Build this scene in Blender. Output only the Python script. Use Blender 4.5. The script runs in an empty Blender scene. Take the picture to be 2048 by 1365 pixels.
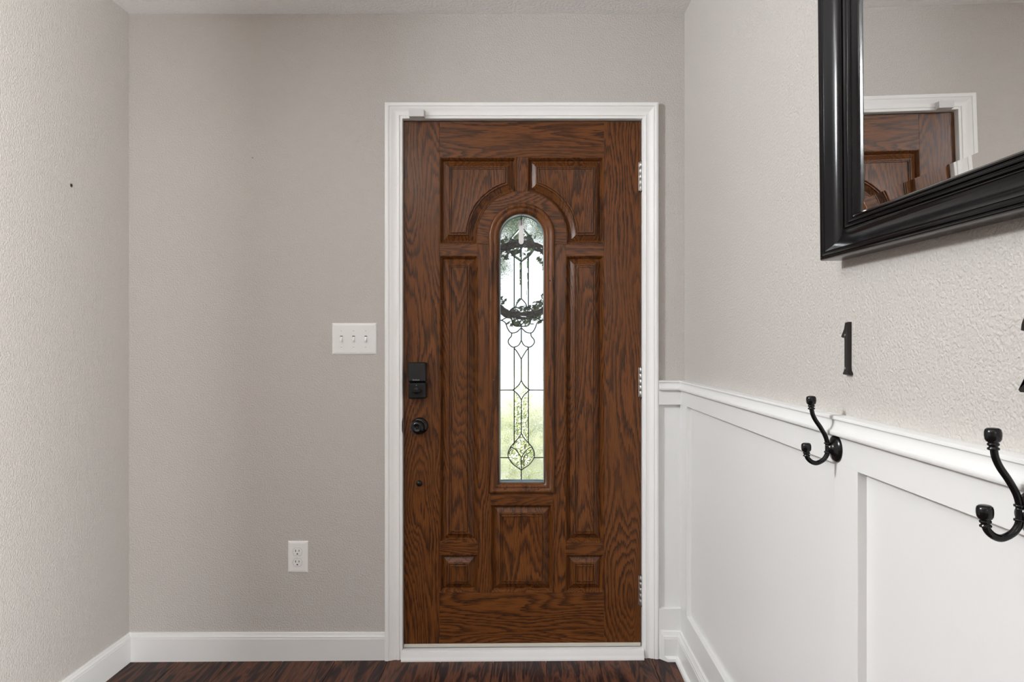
import bpy, bmesh, math, random
from mathutils import Vector, Matrix, geometry

random.seed(7)
scene = bpy.context.scene
COL = scene.collection

# ------------------------------------------------------------------ camera
F, CX, CY = 1330.0, 1057.0, 693.0        # focal length and principal point, pixels of a 2048x1365 frame
D, H = 2.509, 1.18                       # distance camera - back wall, camera height (m)
cam = bpy.data.cameras.new('camera')
cam.sensor_width = 36.0
cam.lens = F * 36.0 / 2048.0
cam.shift_x = (1024.0 - CX) / 2048.0
cam.shift_y = (CY - 682.5) / 2048.0
cam.clip_start = 0.02
camo = bpy.data.objects.new('camera', cam)
camo.location = (0, -D, H)
camo.rotation_euler = (math.pi / 2, 0, 0)
COL.objects.link(camo)
scene.camera = camo

# ------------------------------------------------------------------ world, lights, exposure
world = bpy.data.worlds.new('world')
scene.world = world
world.use_nodes = True
wb = world.node_tree.nodes['Background']
wb.inputs['Color'].default_value = (0.93, 0.97, 1.0, 1)
wb.inputs['Strength'].default_value = 1.3


def area(name, loc, aim, sx, sy, watts, col):
    l = bpy.data.lights.new(name, 'AREA')
    l.shape = 'RECTANGLE'
    l.size, l.size_y = sx, sy
    l.energy = watts
    l.color = col
    o = bpy.data.objects.new(name, l)
    o.location = loc
    o.rotation_euler = (Vector(aim) - Vector(loc)).to_track_quat('-Z', 'Y').to_euler()
    COL.objects.link(o)
    return o


# the sun stands behind the house and lights the front garden
sun = bpy.data.lights.new('sun', 'SUN')
sun.energy, sun.angle, sun.color = 9.5, 0.009, (1.0, 0.97, 0.92)
suno = bpy.data.objects.new('sun', sun)
suno.rotation_euler = (math.radians(42), 0, math.radians(-28))
COL.objects.link(suno)
# unseen low area fill (right, behind), added to brighten the left wall
area('fill_light_right', (3.0, -4.2, 0.7), (-1.0, -1.0, 1.6), 1.8, 1.0, 650, (0.985, 0.99, 1.0))
# photographer's lamp at lintel height behind the header
area('strobe', (0.45, -5.2, 1.97), (-0.3, 0.0, 1.7), 0.16, 0.10, 8, (1.0, 0.955, 0.965))


def bulb(name, loc, watts, rad, col):
    l = bpy.data.lights.new(name, 'POINT')
    l.energy, l.shadow_soft_size, l.color = watts, rad, col
    o = bpy.data.objects.new(name, l)
    o.location = loc
    COL.objects.link(o)


# two fill bulbs added to brighten the right wall, two bulbs of the entry's own ceiling lamp
bulb('fill_bulb_left', (-2.0, -1.62, 2.25), 146, 0.13, (0.95, 0.985, 1.02))
bulb('fill_bulb_left', (-1.75, -1.5, 2.30), 36, 0.12, (0.95, 0.985, 1.02))
bulb('entry_bulb', (-0.75, -2.4, 2.27), 3.4, 0.06, (1.0, 0.95, 0.86))
bulb('entry_bulb', (-0.79, -1.6, 2.27), 3.4, 0.06, (1.0, 0.95, 0.86))

scene.view_settings.view_transform = 'Standard'
scene.view_settings.look = 'None'
scene.view_settings.gamma = 1.0
scene.view_settings.use_curve_mapping = False
scene.view_settings.exposure = 0.04

# ------------------------------------------------------------------ helpers


def P(px, py, y=0.0):
    z = D + y
    return Vector(((px - CX) * z / F, y, H - (py - CY) * z / F))


def tag(o, label=None, cat=None, group=None, kind=None):
    if label: o['label'] = label
    if cat: o['category'] = cat
    if group: o['group'] = group
    if kind: o['kind'] = kind
    return o


def empty(name, loc=(0, 0, 0)):
    o = bpy.data.objects.new(name, None)
    o.location = loc
    o.empty_display_size = 0.05
    COL.objects.link(o)
    return o


def link(name, me, mat, parent=None):
    o = bpy.data.objects.new(name, me)
    if mat and not me.materials:
        me.materials.append(mat)
    COL.objects.link(o)
    if parent is not None:
        o.parent = parent
        o.matrix_parent_inverse = parent_world(parent).inverted()
    return o


def parent_world(p):
    m = Matrix.LocRotScale(p.location, p.rotation_euler, p.scale)
    if p.parent is not None:
        m = parent_world(p.parent) @ p.matrix_parent_inverse @ m
    return m


class MB:
    """collects faces in world coordinates, builds one mesh"""
    def __init__(self):
        self.v, self.f, self.s = [], [], []

    def add(self, vs, fs, smooth=False):
        b = len(self.v)
        self.v += [tuple(v) for v in vs]
        for f in fs:
            self.f.append(tuple(b + i for i in f))
            self.s.append(smooth)
        return self

    def box(self, x0, x1, y0, y1, z0, z1):
        vs = [(x, y, z) for x in (x0, x1) for y in (y0, y1) for z in (z0, z1)]
        fs = [(0, 1, 3, 2), (4, 6, 7, 5), (0, 4, 5, 1), (2, 3, 7, 6), (0, 2, 6, 4), (1, 5, 7, 3)]
        return self.add(vs, fs)

    def loft(self, loops, cap0=True, cap1=True, smooth=False, ring=False):
        n = len(loops[0])
        vs = [p for l in loops for p in l]
        fs = []
        m = len(loops)
        for k in range(m if ring else m - 1):
            a, b = k * n, ((k + 1) % m) * n
            for i in range(n):
                j = (i + 1) % n
                fs.append((a + i, a + j, b + j, b + i))
        self.add(vs, fs, smooth)
        if not ring:
            b0 = len(self.v) - len(vs)
            if cap0:
                self.f.append(tuple(b0 + i for i in range(n))); self.s.append(False)
            if cap1:
                self.f.append(tuple(b0 + (m - 1) * n + i for i in range(n))); self.s.append(False)
        return self

    def tube(self, pts, r, n=10, closed=False):
        pts = [Vector(p) for p in pts]
        m = len(pts)
        rs = r if isinstance(r, (list, tuple)) else [r] * m
        loops = []
        up = None
        for i, p in enumerate(pts):
            if closed:
                t = pts[(i + 1) % m] - pts[i - 1]
            else:
                t = pts[min(i + 1, m - 1)] - pts[max(i - 1, 0)]
            t.normalize()
            if up is None:
                up = t.orthogonal().normalized()
            up = (up - t * up.dot(t))
            if up.length < 1e-6:
                up = t.orthogonal()
            up.normalize()
            w = t.cross(up)
            loops.append([p + (up * math.cos(a) + w * math.sin(a)) * rs[i]
                          for a in [2 * math.pi * k / n for k in range(n)]])
        self.loft(loops, not closed, not closed, True, closed)
        return self

    def lathe(self, prof, origin, axis, n=24):
        """prof: (radius, distance along the axis)"""
        o = Vector(origin); ax = Vector(axis).normalized()
        u = ax.orthogonal().normalized(); w = ax.cross(u)
        loops = [[o + ax * h + (u * math.cos(a) + w * math.sin(a)) * max(r, 1e-5)
                  for a in [2 * math.pi * k / n for k in range(n)]] for r, h in prof]
        return self.loft(loops, True, True, True)

    def build(self, name, mat, parent=None, bevel=0.0, segs=2, fix=True, soft=0.0):
        me = bpy.data.meshes.new(name)
        me.from_pydata(self.v, [], self.f)
        for p, s in zip(me.polygons, self.s):
            p.use_smooth = s
        if fix:
            bm = bmesh.new(); bm.from_mesh(me)
            bmesh.ops.remove_doubles(bm, verts=bm.verts, dist=1e-6)
            bmesh.ops.recalc_face_normals(bm, faces=bm.faces)
            if bevel:
                es = [e for e in bm.edges if e.is_manifold and e.calc_face_angle(0) > 0.5]
                bmesh.ops.bevel(bm, geom=es, offset=bevel, segments=segs, affect='EDGES', profile=0.6)
            bm.to_mesh(me); bm.free()
        if soft:
            for p in me.polygons:
                p.use_smooth = True
            me.set_sharp_from_angle(angle=soft)
        me.update()
        return link(name, me, mat, parent)


def signed_area(p):
    return 0.5 * sum(p[i][0] * p[(i + 1) % len(p)][1] - p[(i + 1) % len(p)][0] * p[i][1] for i in range(len(p)))


def inset(p, d, lim=2.5):
    s = 1 if signed_area(p) > 0 else -1
    out = []
    n = len(p)
    for i in range(n):
        a, b, c = Vector(p[i - 1]), Vector(p[i]), Vector(p[(i + 1) % n])
        e1 = (b - a); e2 = (c - b)
        if e1.length < 1e-9 or e2.length < 1e-9:
            out.append(tuple(b)); continue
        e1.normalize(); e2.normalize()
        n1 = Vector((-e1.y, e1.x)) * s; n2 = Vector((-e2.y, e2.x)) * s
        m = n1 + n2
        if m.length < 1e-6:
            m = n1
        m.normalize()
        k = min(d / max(m.dot(n1), 0.2), d * lim)
        out.append(tuple(b + m * k))
    return out


def seg_dist(p, a, b):
    ax, ay = b[0] - a[0], b[1] - a[1]
    l2 = ax * ax + ay * ay
    t = 0 if l2 < 1e-12 else max(0, min(1, ((p[0] - a[0]) * ax + (p[1] - a[1]) * ay) / l2))
    return math.hypot(p[0] - a[0] - t * ax, p[1] - a[1] - t * ay)


def clean_inset(p, d):
    """inset whose points all keep the distance d; invalid points collapse onto the nearest valid one"""
    q = inset(p, d, 6.0)
    n = len(p)
    ok = [min(seg_dist(q[i], p[j - 1], p[j]) for j in range(n)) > d * 0.93 for i in range(n)]
    if not any(ok):
        return inset(p, d * 0.2, 1.2)
    out = []
    for i in range(n):
        k = 0
        while not ok[(i + k) % n] and not ok[(i - k) % n]:
            k += 1
        out.append(q[(i + k) % n] if ok[(i + k) % n] else q[(i - k) % n])
    return out


def spline(pts, n=8):
    """catmull-rom through 2D or 3D points"""
    pts = [Vector(p) for p in pts]
    out = []
    for i in range(len(pts) - 1):
        p0 = pts[i - 1] if i else pts[0] * 2 - pts[1]
        p1, p2 = pts[i], pts[i + 1]
        p3 = pts[i + 2] if i + 2 < len(pts) else pts[-1] * 2 - pts[-2]
        for k in range(n):
            t = k / n
            out.append(0.5 * ((2 * p1) + (p2 - p0) * t + (2 * p0 - 5 * p1 + 4 * p2 - p3) * t * t
                              + (3 * p1 - p0 - 3 * p2 + p3) * t ** 3))
    out.append(pts[-1])
    return out


# ------------------------------------------------------------------ materials


class Mat:
    def __init__(self, name, base=(0.8, 0.8, 0.8), rough=0.5, **kw):
        self.m = bpy.data.materials.new(name)
        self.m.use_nodes = True
        self.t = self.m.node_tree
        self.b = self.t.nodes['Principled BSDF']
        self.b.inputs['Base Color'].default_value = (*base, 1)
        self.b.inputs['Roughness'].default_value = rough
        for k, v in kw.items():
            self.b.inputs[k.replace('_', ' ')].default_value = v

    def n(self, typ, **kw):
        nd = self.t.nodes.new(typ)
        for k, v in kw.items():
            if k.startswith('i_'):
                nd.inputs[k[2:].replace('_', ' ')].default_value = v
            else:
                setattr(nd, k, v)
        return nd

    def l(self, a, ao, b, bi):
        self.t.links.new(a.outputs[ao], b.inputs[bi])

    def coord(self, scale=(1, 1, 1), rand=False, rot=(0, 0, 0)):
        tc = self.n('ShaderNodeTexCoord')
        mp = self.n('ShaderNodeMapping')
        mp.inputs['Scale'].default_value = scale
        mp.inputs['Rotation'].default_value = rot
        if rand:
            oi = self.n('ShaderNodeObjectInfo')
            ml = self.n('ShaderNodeMath', operation='MULTIPLY'); ml.inputs[1].default_value = 37.0
            self.l(oi, 'Random', ml, 0)
            ad = self.n('ShaderNodeVectorMath', operation='ADD')
            self.l(tc, 'Object', ad, 0); self.l(ml, 0, ad, 1)
            self.l(ad, 0, mp, 'Vector')
        else:
            self.l(tc, 'Object', mp, 'Vector')
        return mp

    def bump(self, node, out, strength, dist):
        bp = self.n('ShaderNodeBump')
        bp.inputs['Strength'].default_value = strength
        bp.inputs['Distance'].default_value = dist
        self.l(node, out, bp, 'Height')
        self.l(bp, 'Normal', self.b, 'Normal')
        return bp


def ramp(M, stops, interp='LINEAR'):
    r = M.n('ShaderNodeValToRGB')
    cr = r.color_ramp
    cr.interpolation = interp
    while len(cr.elements) < len(stops):
        cr.elements.new(0.5)
    for e, (p, c) in zip(cr.elements, stops):
        e.position = p
        e.color = (*c, 1) if len(c) == 3 else (c[0], c[0], c[0], 1)
    return r


def paint(name, base, scale, strength, dist, rough=0.55, lo=0.42, hi=0.62):
    M = Mat(name, base, rough)
    c = M.coord((1, 1, 1))
    nz = M.n('ShaderNodeTexNoise', i_Scale=scale, i_Detail=1.2, i_Roughness=0.5, i_Distortion=0.3)
    M.l(c, 0, nz, 'Vector')
    r = ramp(M, [(lo, (0.0,)), (hi, (1.0,))])
    M.l(nz, 'Fac', r, 'Fac')
    M.bump(r, 'Color', strength, dist)
    return M.m


M_WALL = paint('greige_wall_paint', (0.525, 0.494, 0.462), 185, 0.8, 0.0015, 0.55, 0.32, 0.70)
M_CEIL = paint('ceiling_texture', (0.93, 0.925, 0.92), 85, 0.6, 0.0025, 0.8, 0.45, 0.6)


def white_paint(name, base, rough=0.38):
    M = Mat(name, base, rough)
    c = M.coord((1, 1, 0.25))
    nz = M.n('ShaderNodeTexNoise', i_Scale=160.0, i_Detail=2.0)
    M.l(c, 0, nz, 'Vector')
    M.bump(nz, 'Fac', 0.12, 0.0006)
    return M.m


M_TRIM = white_paint('white_trim_paint', (0.765, 0.763, 0.75))
M_TRIMOLD = white_paint('white_casing_paint', (0.87, 0.868, 0.85))
M_PLATE = Mat('white_plastic', (0.84, 0.835, 0.82), 0.35).m
M_SENSOR = Mat('sensor_plastic', (0.66, 0.65, 0.645), 0.4).m
M_SWEEP = Mat('cream_vinyl_sweep', (0.56, 0.53, 0.47), 0.45).m
M_GAP = Mat('shadow_gap_plastic', (0.30, 0.29, 0.28), 0.6).m
M_SLOT = Mat('dark_slot', (0.02, 0.018, 0.015), 0.7).m
M_BLACK = Mat('black_bronze_metal', (0.004, 0.004, 0.0045), 0.2, Specular_IOR_Level=0.35).m
M_BLACKGLOSS = Mat('black_gloss_plastic', (0.004, 0.004, 0.005), 0.08).m
M_BLACKMATT = Mat('black_satin_plastic', (0.006, 0.006, 0.006), 0.4, Specular_IOR_Level=0.25).m
M_NUMBER = Mat('aged_bronze', (0.03, 0.027, 0.026), 0.33, Metallic=0.6).m
M_STEEL = Mat('brushed_nickel', (0.55, 0.54, 0.52), 0.28, Metallic=1.0).m
M_STEELDARK = Mat('dark_nickel', (0.22, 0.21, 0.20), 0.35, Metallic=1.0).m
M_FRAME = Mat('black_satin_lacquer', (0.0045, 0.004, 0.0045), 0.16, Specular_IOR_Level=0.28).m
M_MIRROR = Mat('silvered_glass', (0.94, 0.945, 0.94), 0.0, Metallic=1.0).m
M_BACKING = Mat('black_backing_board', (0.015, 0.014, 0.013), 0.7).m
M_CAME = Mat('grey_lead_came', (0.055, 0.07, 0.072), 0.45, Metallic=0.3).m
M_CAMEEDGE = Mat('pale_edge_came', (0.40, 0.44, 0.45), 0.4, Metallic=0.3).m
M_TEAL = Mat('teal_exterior_paint', (0.035, 0.12, 0.165), 0.4).m
M_TEXT = Mat('silver_print', (0.30, 0.33, 0.38), 0.4).m


def wood(name, horizontal=False, light=(0.142, 0.0455, 0.0084), mid=(0.085, 0.0262, 0.0050), dark=(0.019, 0.0066, 0.0024),
         rings=31.0, nscale=0.95, serr=1.6):
    M = Mat(name, light, 0.42, Coat_Weight=0.22, Coat_Roughness=0.24, Specular_IOR_Level=0.20)

    def streak(a, scale, detail, rough, dist=0.0):
        c = M.coord((a, 1, 1) if horizontal else (1, 1, a), rand=True)
        nz = M.n('ShaderNodeTexNoise', i_Scale=scale, i_Detail=detail, i_Roughness=rough, i_Distortion=dist)
        M.l(c, 0, nz, 'Vector')
        return nz

    def mad(src, k, off):
        q = M.n('ShaderNodeMath', operation='MULTIPLY_ADD'); q.inputs[1].default_value = k; q.inputs[2].default_value = off
        M.l(src, 0, q, 0)
        return q

    def add(p, q):
        r_ = M.n('ShaderNodeMath', operation='ADD')
        M.l(p, 0, r_, 0); M.l(q, 0, r_, 1)
        return r_
    n1 = streak(0.17, 7.0 * nscale, 1.6, 0.42, 0.25)        # contour lines of the slow noise are the growth rings
    n2 = streak(0.030, 520.0, 2.0, 0.6)                     # pores
    n3 = streak(0.075, 190.0, 2.0, 0.6)                     # ragged ring edges
    v = add(mad(n1, rings, 0.0), add(mad(n2, 0.45 * serr, -0.22 * serr), mad(n3, 0.75 * serr, -0.37 * serr)))
    fr = M.n('ShaderNodeMath', operation='FRACT')
    M.l(v, 0, fr, 0)
    r = ramp(M, [(0.0, mid), (0.07, dark), (0.17, tuple(0.6 * a_ + 0.4 * b_ for a_, b_ in zip(dark, mid))), (0.36, mid), (0.60, light), (0.93, light), (1.0, mid)])
    M.l(fr, 0, r, 'Fac')
    # calmer and stronger patches of figure
    n4 = streak(0.35, 9.0, 2.0, 0.5)
    fg = ramp(M, [(0.45, (0.0,)), (0.70, (0.5,))])
    M.l(n4, 'Fac', fg, 'Fac')
    m4 = M.n('ShaderNodeMix', data_type='RGBA')
    M.t.links.new(fg.outputs['Color'], m4.inputs['Factor'])
    M.t.links.new(r.outputs['Color'], m4.inputs[6])
    m4.inputs[7].default_value = (*[0.5 * (a_ + b_) for a_, b_ in zip(mid, light)], 1)
    # open pores: fine dark dashes
    pr = ramp(M, [(0.32, (0.40,)), (0.52, (1.0,))])
    M.l(n2, 'Fac', pr, 'Fac')
    mx = M.n('ShaderNodeMix', data_type='RGBA', blend_type='MULTIPLY')
    mx.inputs['Factor'].default_value = 0.75
    M.t.links.new(m4.outputs[2], mx.inputs[6]); M.t.links.new(pr.outputs['Color'], mx.inputs[7])
    M.t.links.new(mx.outputs[2], M.b.inputs['Base Color'])
    M.bump(n2, 'Fac', 0.25, 0.0005)
    return M.m


M_WOODV = wood('stained_oak_vertical')
M_WOODH = wood('stained_oak_horizontal', True)
M_WOODB = wood('stained_oak_bead', False, rings=9.0)


def floor_wood():
    M = Mat('dark_walnut_laminate', (0.05, 0.02, 0.01), 0.42, Specular_IOR_Level=0.18)
    c = M.coord((1, 0.12, 1), rand=True)
    n1 = M.n('ShaderNodeTexNoise', i_Scale=16.0, i_Detail=4.0, i_Roughness=0.6, i_Distortion=1.2)
    M.l(c, 0, n1, 'Vector')
    mu = M.n('ShaderNodeMath', operation='MULTIPLY'); mu.inputs[1].default_value = 5.0
    M.l(n1, 'Fac', mu, 0)
    pp = M.n('ShaderNodeMath', operation='PINGPONG'); pp.inputs[1].default_value = 0.5
    M.l(mu, 0, pp, 0)
    c2 = M.coord((1, 0.05, 1), rand=True)
    n2 = M.n('ShaderNodeTexNoise', i_Scale=90.0, i_Detail=3.0, i_Roughness=0.65)
    M.l(c2, 0, n2, 'Vector')
    m2 = M.n('ShaderNodeMath', operation='MULTIPLY_ADD'); m2.inputs[1].default_value = 0.6; m2.inputs[2].default_value = -0.3
    M.l(n2, 'Fac', m2, 0)
    ad = M.n('ShaderNodeMath', operation='ADD')
    M.l(pp, 0, ad, 0); M.l(m2, 0, ad, 1)
    r = ramp(M, [(0.02, (0.009, 0.004, 0.004)), (0.2, (0.030, 0.010, 0.007)), (0.34, (0.075, 0.026, 0.013)), (0.55, (0.125, 0.046, 0.022))])
    M.l(ad, 0, r, 'Fac')
    M.l(r, 'Color', M.b, 'Base Color')
    M.bump(ad, 0, 0.2, 0.0008)
    return M.m


M_FLOOR = floor_wood()
M_SUBFLOOR = Mat('subfloor', (0.05, 0.035, 0.03), 0.8).m


def glass(name, scale=0, strength=0.0, dist=0.0, tint=(0.97, 0.99, 0.985), rough=0.0):
    M = Mat(name, tint, rough, Transmission_Weight=1.0, IOR=1.47)
    if scale:
        c = M.coord((1, 1, 0.8))
        n0 = M.n('ShaderNodeTexNoise', i_Scale=scale, i_Detail=2.0, i_Roughness=0.5, i_Distortion=2.2)
        M.l(c, 0, n0, 'Vector')
        M.bump(n0, 'Fac', strength, dist)
    return M.m


M_GLUECHIP = glass('glue_chip_glass', 85, 0.5, 0.0004, (0.97, 0.985, 0.99), 0.0)
M_CLEAR = glass('clear_bevel_glass')
# outdoor
M_CONCRETE = Mat('pale_concrete', (0.70, 0.69, 0.66), 0.9).m


def leafmat(name, a, b):
    M = Mat(name, a, 0.6)
    c = M.coord((1, 1, 1))
    n0 = M.n('ShaderNodeTexNoise', i_Scale=9.0, i_Detail=3.0)
    M.l(c, 0, n0, 'Vector')
    r = ramp(M, [(0.35, a), (0.65, b)])
    M.l(n0, 'Fac', r, 'Fac')
    M.l(r, 'Color', M.b, 'Base Color')
    return M.m


M_LAWN = leafmat('lawn', (0.30, 0.36, 0.22), (0.46, 0.50, 0.38))
M_LEAF = leafmat('tree_leaves', (0.03, 0.07, 0.03), (0.07, 0.13, 0.05))
M_SHRUB = leafmat('shrub_leaves', (0.20, 0.27, 0.10), (0.60, 0.64, 0.36))
M_WLEAF = leafmat('wreath_leaves', (0.03, 0.07, 0.04), (0.12, 0.19, 0.07))
M_TWIG = Mat('brown_twigs', (0.045, 0.032, 0.025), 0.8).m
M_BARK = Mat('bark', (0.09, 0.07, 0.05), 0.9).m

# ------------------------------------------------------------------ room shell
XL = (258 - CX) * D / F          # left wall plane
XR = (1369 - CX) * D / F         # right wall plane
ZC = H + (CY - 28) * D / F       # ceiling
XW0, XW1, YW = -4.6, 3.1, -6.2   # outer bounds of the rooms behind the camera

# door opening in world units
XJ0 = (804 - CX) * (D - 0.016) / F      # jamb faces
XJ1 = (1285.5 - CX) * (D - 0.016) / F
ZJ = H + (CY - 236) * (D - 0.016) / F
JT = 0.02                               # jamb thickness

m = MB()
m.box(XW0, XJ0 - JT, 0, 0.11, -0.1, ZC + 0.05)
m.box(XJ1 + JT, XW1, 0, 0.11, -0.1, ZC + 0.05)
m.box(XJ0 - JT, XJ1 + JT, 0, 0.11, ZJ + JT, ZC + 0.05)
tag(m.build('wall_back', M_WALL, fix=False), 'greige orange-peel textured wall around the front door', 'wall', kind='structure')
tag(MB().box(XL - 0.12, XL, -1.2, 0, -0.1, ZC + 0.05).build('wall_left', M_WALL), 'greige textured wall left of the front door', 'wall', kind='structure')
tag(MB().box(XR, XR + 0.12, -2.3, 0, -0.1, ZC + 0.05).build('wall_right', M_WALL), 'pale greige wall above the white wainscot, with mirror and numbers', 'wall', kind='structure')
tag(MB().box(XW0, XW1, YW, 0.11, ZC, ZC + 0.05).build('ceiling', M_CEIL), 'white textured ceiling', 'ceiling', kind='structure')
tag(MB().box(XW0 - 0.1, XW0, YW, 0.11, -0.1, ZC + 0.05).build('wall_far_left', M_WALL), 'wall of the room behind the camera, out of view at left', 'wall', kind='structure')
tag(MB().box(XW1, XW1 + 0.1, YW, 0.11, -0.1, ZC + 0.05).build('wall_far_right', M_WALL), 'wall of the room behind the camera, out of view at right', 'wall', kind='structure')
tag(MB().box(XW0, XW1, YW - 0.1, YW, -0.1, ZC + 0.05).build('wall_front', M_WALL), 'wall behind the camera, out of view', 'wall', kind='structure')
tag(MB().box(XW0, XW1, -3.72, -3.6, 1.985, ZC).build('wall_header', M_WALL), 'wall header above the opening behind the camera', 'wall', kind='structure')

# floor: planks running towards the door, the slab is a little out of level
fl = empty('floor')
tag(fl, 'dark walnut laminate plank floor', 'floor', kind='structure')
TILT = 0.0072


def fz(x):
    return TILT * (x + 0.62)


m = MB()
xs0, xs1 = XW0, XW1
m.add([(xs0, YW, fz(XL) - 0.02), (xs1, YW, fz(XR) - 0.02), (xs1, 0.0, fz(XR) - 0.02), (xs0, 0.0, fz(XL) - 0.02),
       (xs0, YW, -0.1), (xs1, YW, -0.1), (xs1, 0.0, -0.1), (xs0, 0.0, -0.1)],
      [(0, 1, 2, 3), (4, 7, 6, 5), (0, 4, 5, 1), (1, 5, 6, 2), (2, 6, 7, 3), (3, 7, 4, 0)])
m.build('subfloor', M_SUBFLOOR, fl)
PWD = 0.1975
x_seam = 0.0655
k0 = -int((x_seam - XL) / PWD) - 1
k = k0
while x_seam + k * PWD < XR:
    xa = max(x_seam + k * PWD, XL) + 0.0007
    xb = min(x_seam + (k + 1) * PWD, XR) - 0.0007
    ya = -0.001
    first = random.uniform(0.35, 1.2)
    while ya > -3.4:
        yb = max(ya - (first if ya > -0.01 else 1.22), -3.5)
        loops = []
        for ins, dz in ((0, -0.012), (0, -0.0012), (0.0010, 0.0)):
            loops.append([(xa + ins, ya - 0.0007 - ins, fz(xa) + dz), (xb - ins, ya - 0.0007 - ins, fz(xb) + dz),
                          (xb - ins, yb + 0.0007 + ins, fz(xb) + dz), (xa + ins, yb + 0.0007 + ins, fz(xa) + dz)])
        MB().loft(loops).build('plank', M_FLOOR, fl)
        ya = yb
    k += 1

# ------------------------------------------------------------------ trim


def extrude_profile(prof, side, a, b, ma=0, mb=0):
    """prof: (distance from the wall, height). side 'back': runs along x from a to b; 'right'/'left': along y.
    ma / mb: mitre factor: the end moves by factor * distance from the wall."""
    la, lb = [], []
    for w, z in prof:
        if side == 'back':
            la.append((a + ma * w, -w, z)); lb.append((b + mb * w, -w, z))
        elif side == 'right':
            la.append((XR - w, a + ma * w, z)); lb.append((XR - w, b + mb * w, z))
        else:
            la.append((XL + w, a + ma * w, z)); lb.append((XL + w, b + mb * w, z))
    return MB().loft([la, lb])


ZB = 0.102
base_prof = [(0, -0.012), (0.014, -0.012), (0.014, 0.080), (0.0125, 0.0815), (0.013, 0.084), (0.0125, 0.0885),
             (0.0095, 0.0925), (0.0090, 0.0955), (0.0075, 0.0965), (0.0065, 0.1005), (0.004, 0.102), (0, 0.102)]
XC0 = XJ0 - 0.0645       # outer edges of the casing
XC1 = XJ1 + 0.0595
ZCT = ZJ + 0.0585
bb = extrude_profile(base_prof, 'back', XL, XC0, 1, 0).build('baseboard_back', M_TRIM)
tag(bb, 'white baseboard under the outlet between left corner and door casing', 'baseboard', kind='structure')
bl = extrude_profile(base_prof, 'left', 0, -1.2, -1, 0).build('baseboard_left', M_TRIM)
tag(bl, 'white baseboard along the left wall', 'baseboard', kind='structure')

# door casing
cas = empty('trim_1', (0, 0, 0))
tag(cas, 'white moulded casing around the wooden front door', 'door casing', kind='structure')
CP = [(0.0, 0.0), (0.0, 0.0085), (0.0012, 0.0100), (0.0100, 0.0105), (0.0106, 0.0128), (0.0124, 0.0138), (0.0140, 0.0130), (0.022, 0.0112),
      (0.030, 0.0118), (0.038, 0.0146), (0.0445, 0.0178), (0.0465, 0.0180), (0.0470, 0.0162), (0.0484, 0.0162), (0.0490, 0.0190), (0.0510, 0.0202), (0.0600, 0.0206), (0.0635, 0.0190),
      (0.0645, 0.0160), (0.0645, 0.0)]
for side in ('l', 'r', 't'):
    kx = {'l': 1.0, 'r': 0.0595 / 0.0645, 't': 0.0585 / 0.0645}[side]
    la, lb = [], []
    for s, w in CP:
        if side == 'l':
            x = XJ0 - s; zt = ZJ + s * 0.0585 / 0.0645
            la.append((x, -w, 0.0)); lb.append((x, -w, zt))
        elif side == 'r':
            x = XJ1 + s * kx; zt = ZJ + s * 0.0585 / 0.0645
            la.append((x, -w, 0.006)); lb.append((x, -w, zt))
        else:
            z = ZJ + s * kx
            la.append((XJ0 - s, -w, z)); lb.append((XJ1 + s * 0.0595 / 0.0645, -w, z))
    MB().loft([la, lb]).build('casing_board', M_TRIMOLD, cas, soft=0.6)
# jamb boards and stops behind the casing
MB().box(XJ0 - JT, XJ0, 0, 0.11, 0, ZJ + JT).build('jamb', M_TRIMOLD, cas)
MB().box(XJ1, XJ1 + JT, 0, 0.11, 0, ZJ + JT).build('jamb', M_TRIMOLD, cas)
MB().box(XJ0, XJ1, 0, 0.11, ZJ, ZJ + JT).build('jamb', M_TRIMOLD, cas)
MB().box(XJ0, XJ0 + 0.012, 0.060, 0.11, 0, ZJ).build('door_stop', M_TRIMOLD, cas)
MB().box(XJ1 - 0.012, XJ1, 0.060, 0.11, 0, ZJ).build('door_stop', M_TRIMOLD, cas)
MB().box(XJ0, XJ1, 0.060, 0.11, ZJ - 0.012, ZJ).build('door_stop', M_TRIMOLD, cas)
# strike plate lip of the knob latch
zs = P(803, 852, 0).z
lip = []
for a in range(17):
    t = math.pi * a / 16
    lip.append((math.cos(t) * 0.030, math.sin(t) * 0.0095))
MB().loft([[(XJ0 + 0.0012, -0.012 - 0.0 * v + 0.010 - v * 1.1, zs + u) for u, v in lip],
           [(XJ0 - 0.0008, -0.012 + 0.010 - v * 1.1, zs + u) for u, v in lip]]).build('strike_plate', M_BLACK, cas)

# threshold
th = empty('trim_2')
tag(th, 'white painted threshold strip below the wooden front door', 'threshold', kind='structure')
prof = [(0.10, -0.01), (0.10, 0.028), (0.02, 0.031), (-0.012, 0.032), (-0.0185, 0.029), (-0.021, 0.022), (-0.024, 0.012), (-0.028, 0.002), (-0.029, -0.01)]
xa_, xb_ = XJ0 - 0.002, XJ1 + 0.004
MB().loft([[(xa_, y, z + fz(xa_) + 0.003) for y, z in prof], [(xb_, y, z + fz(xb_) + 0.003) for y, z in prof]]).build('sill', M_TRIM, th)

# ------------------------------------------------------------------ wainscot on the right wall and the strip beside the door
wn = empty('trim_3')
tag(wn, 'white board-and-batten wainscot with moulded cap rail on the right wall', 'wainscot', kind='structure')
YE = -2.3
T = 0.018
ZR0, ZR1, ZCAP = 0.9615, 1.020, 1.0515
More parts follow.
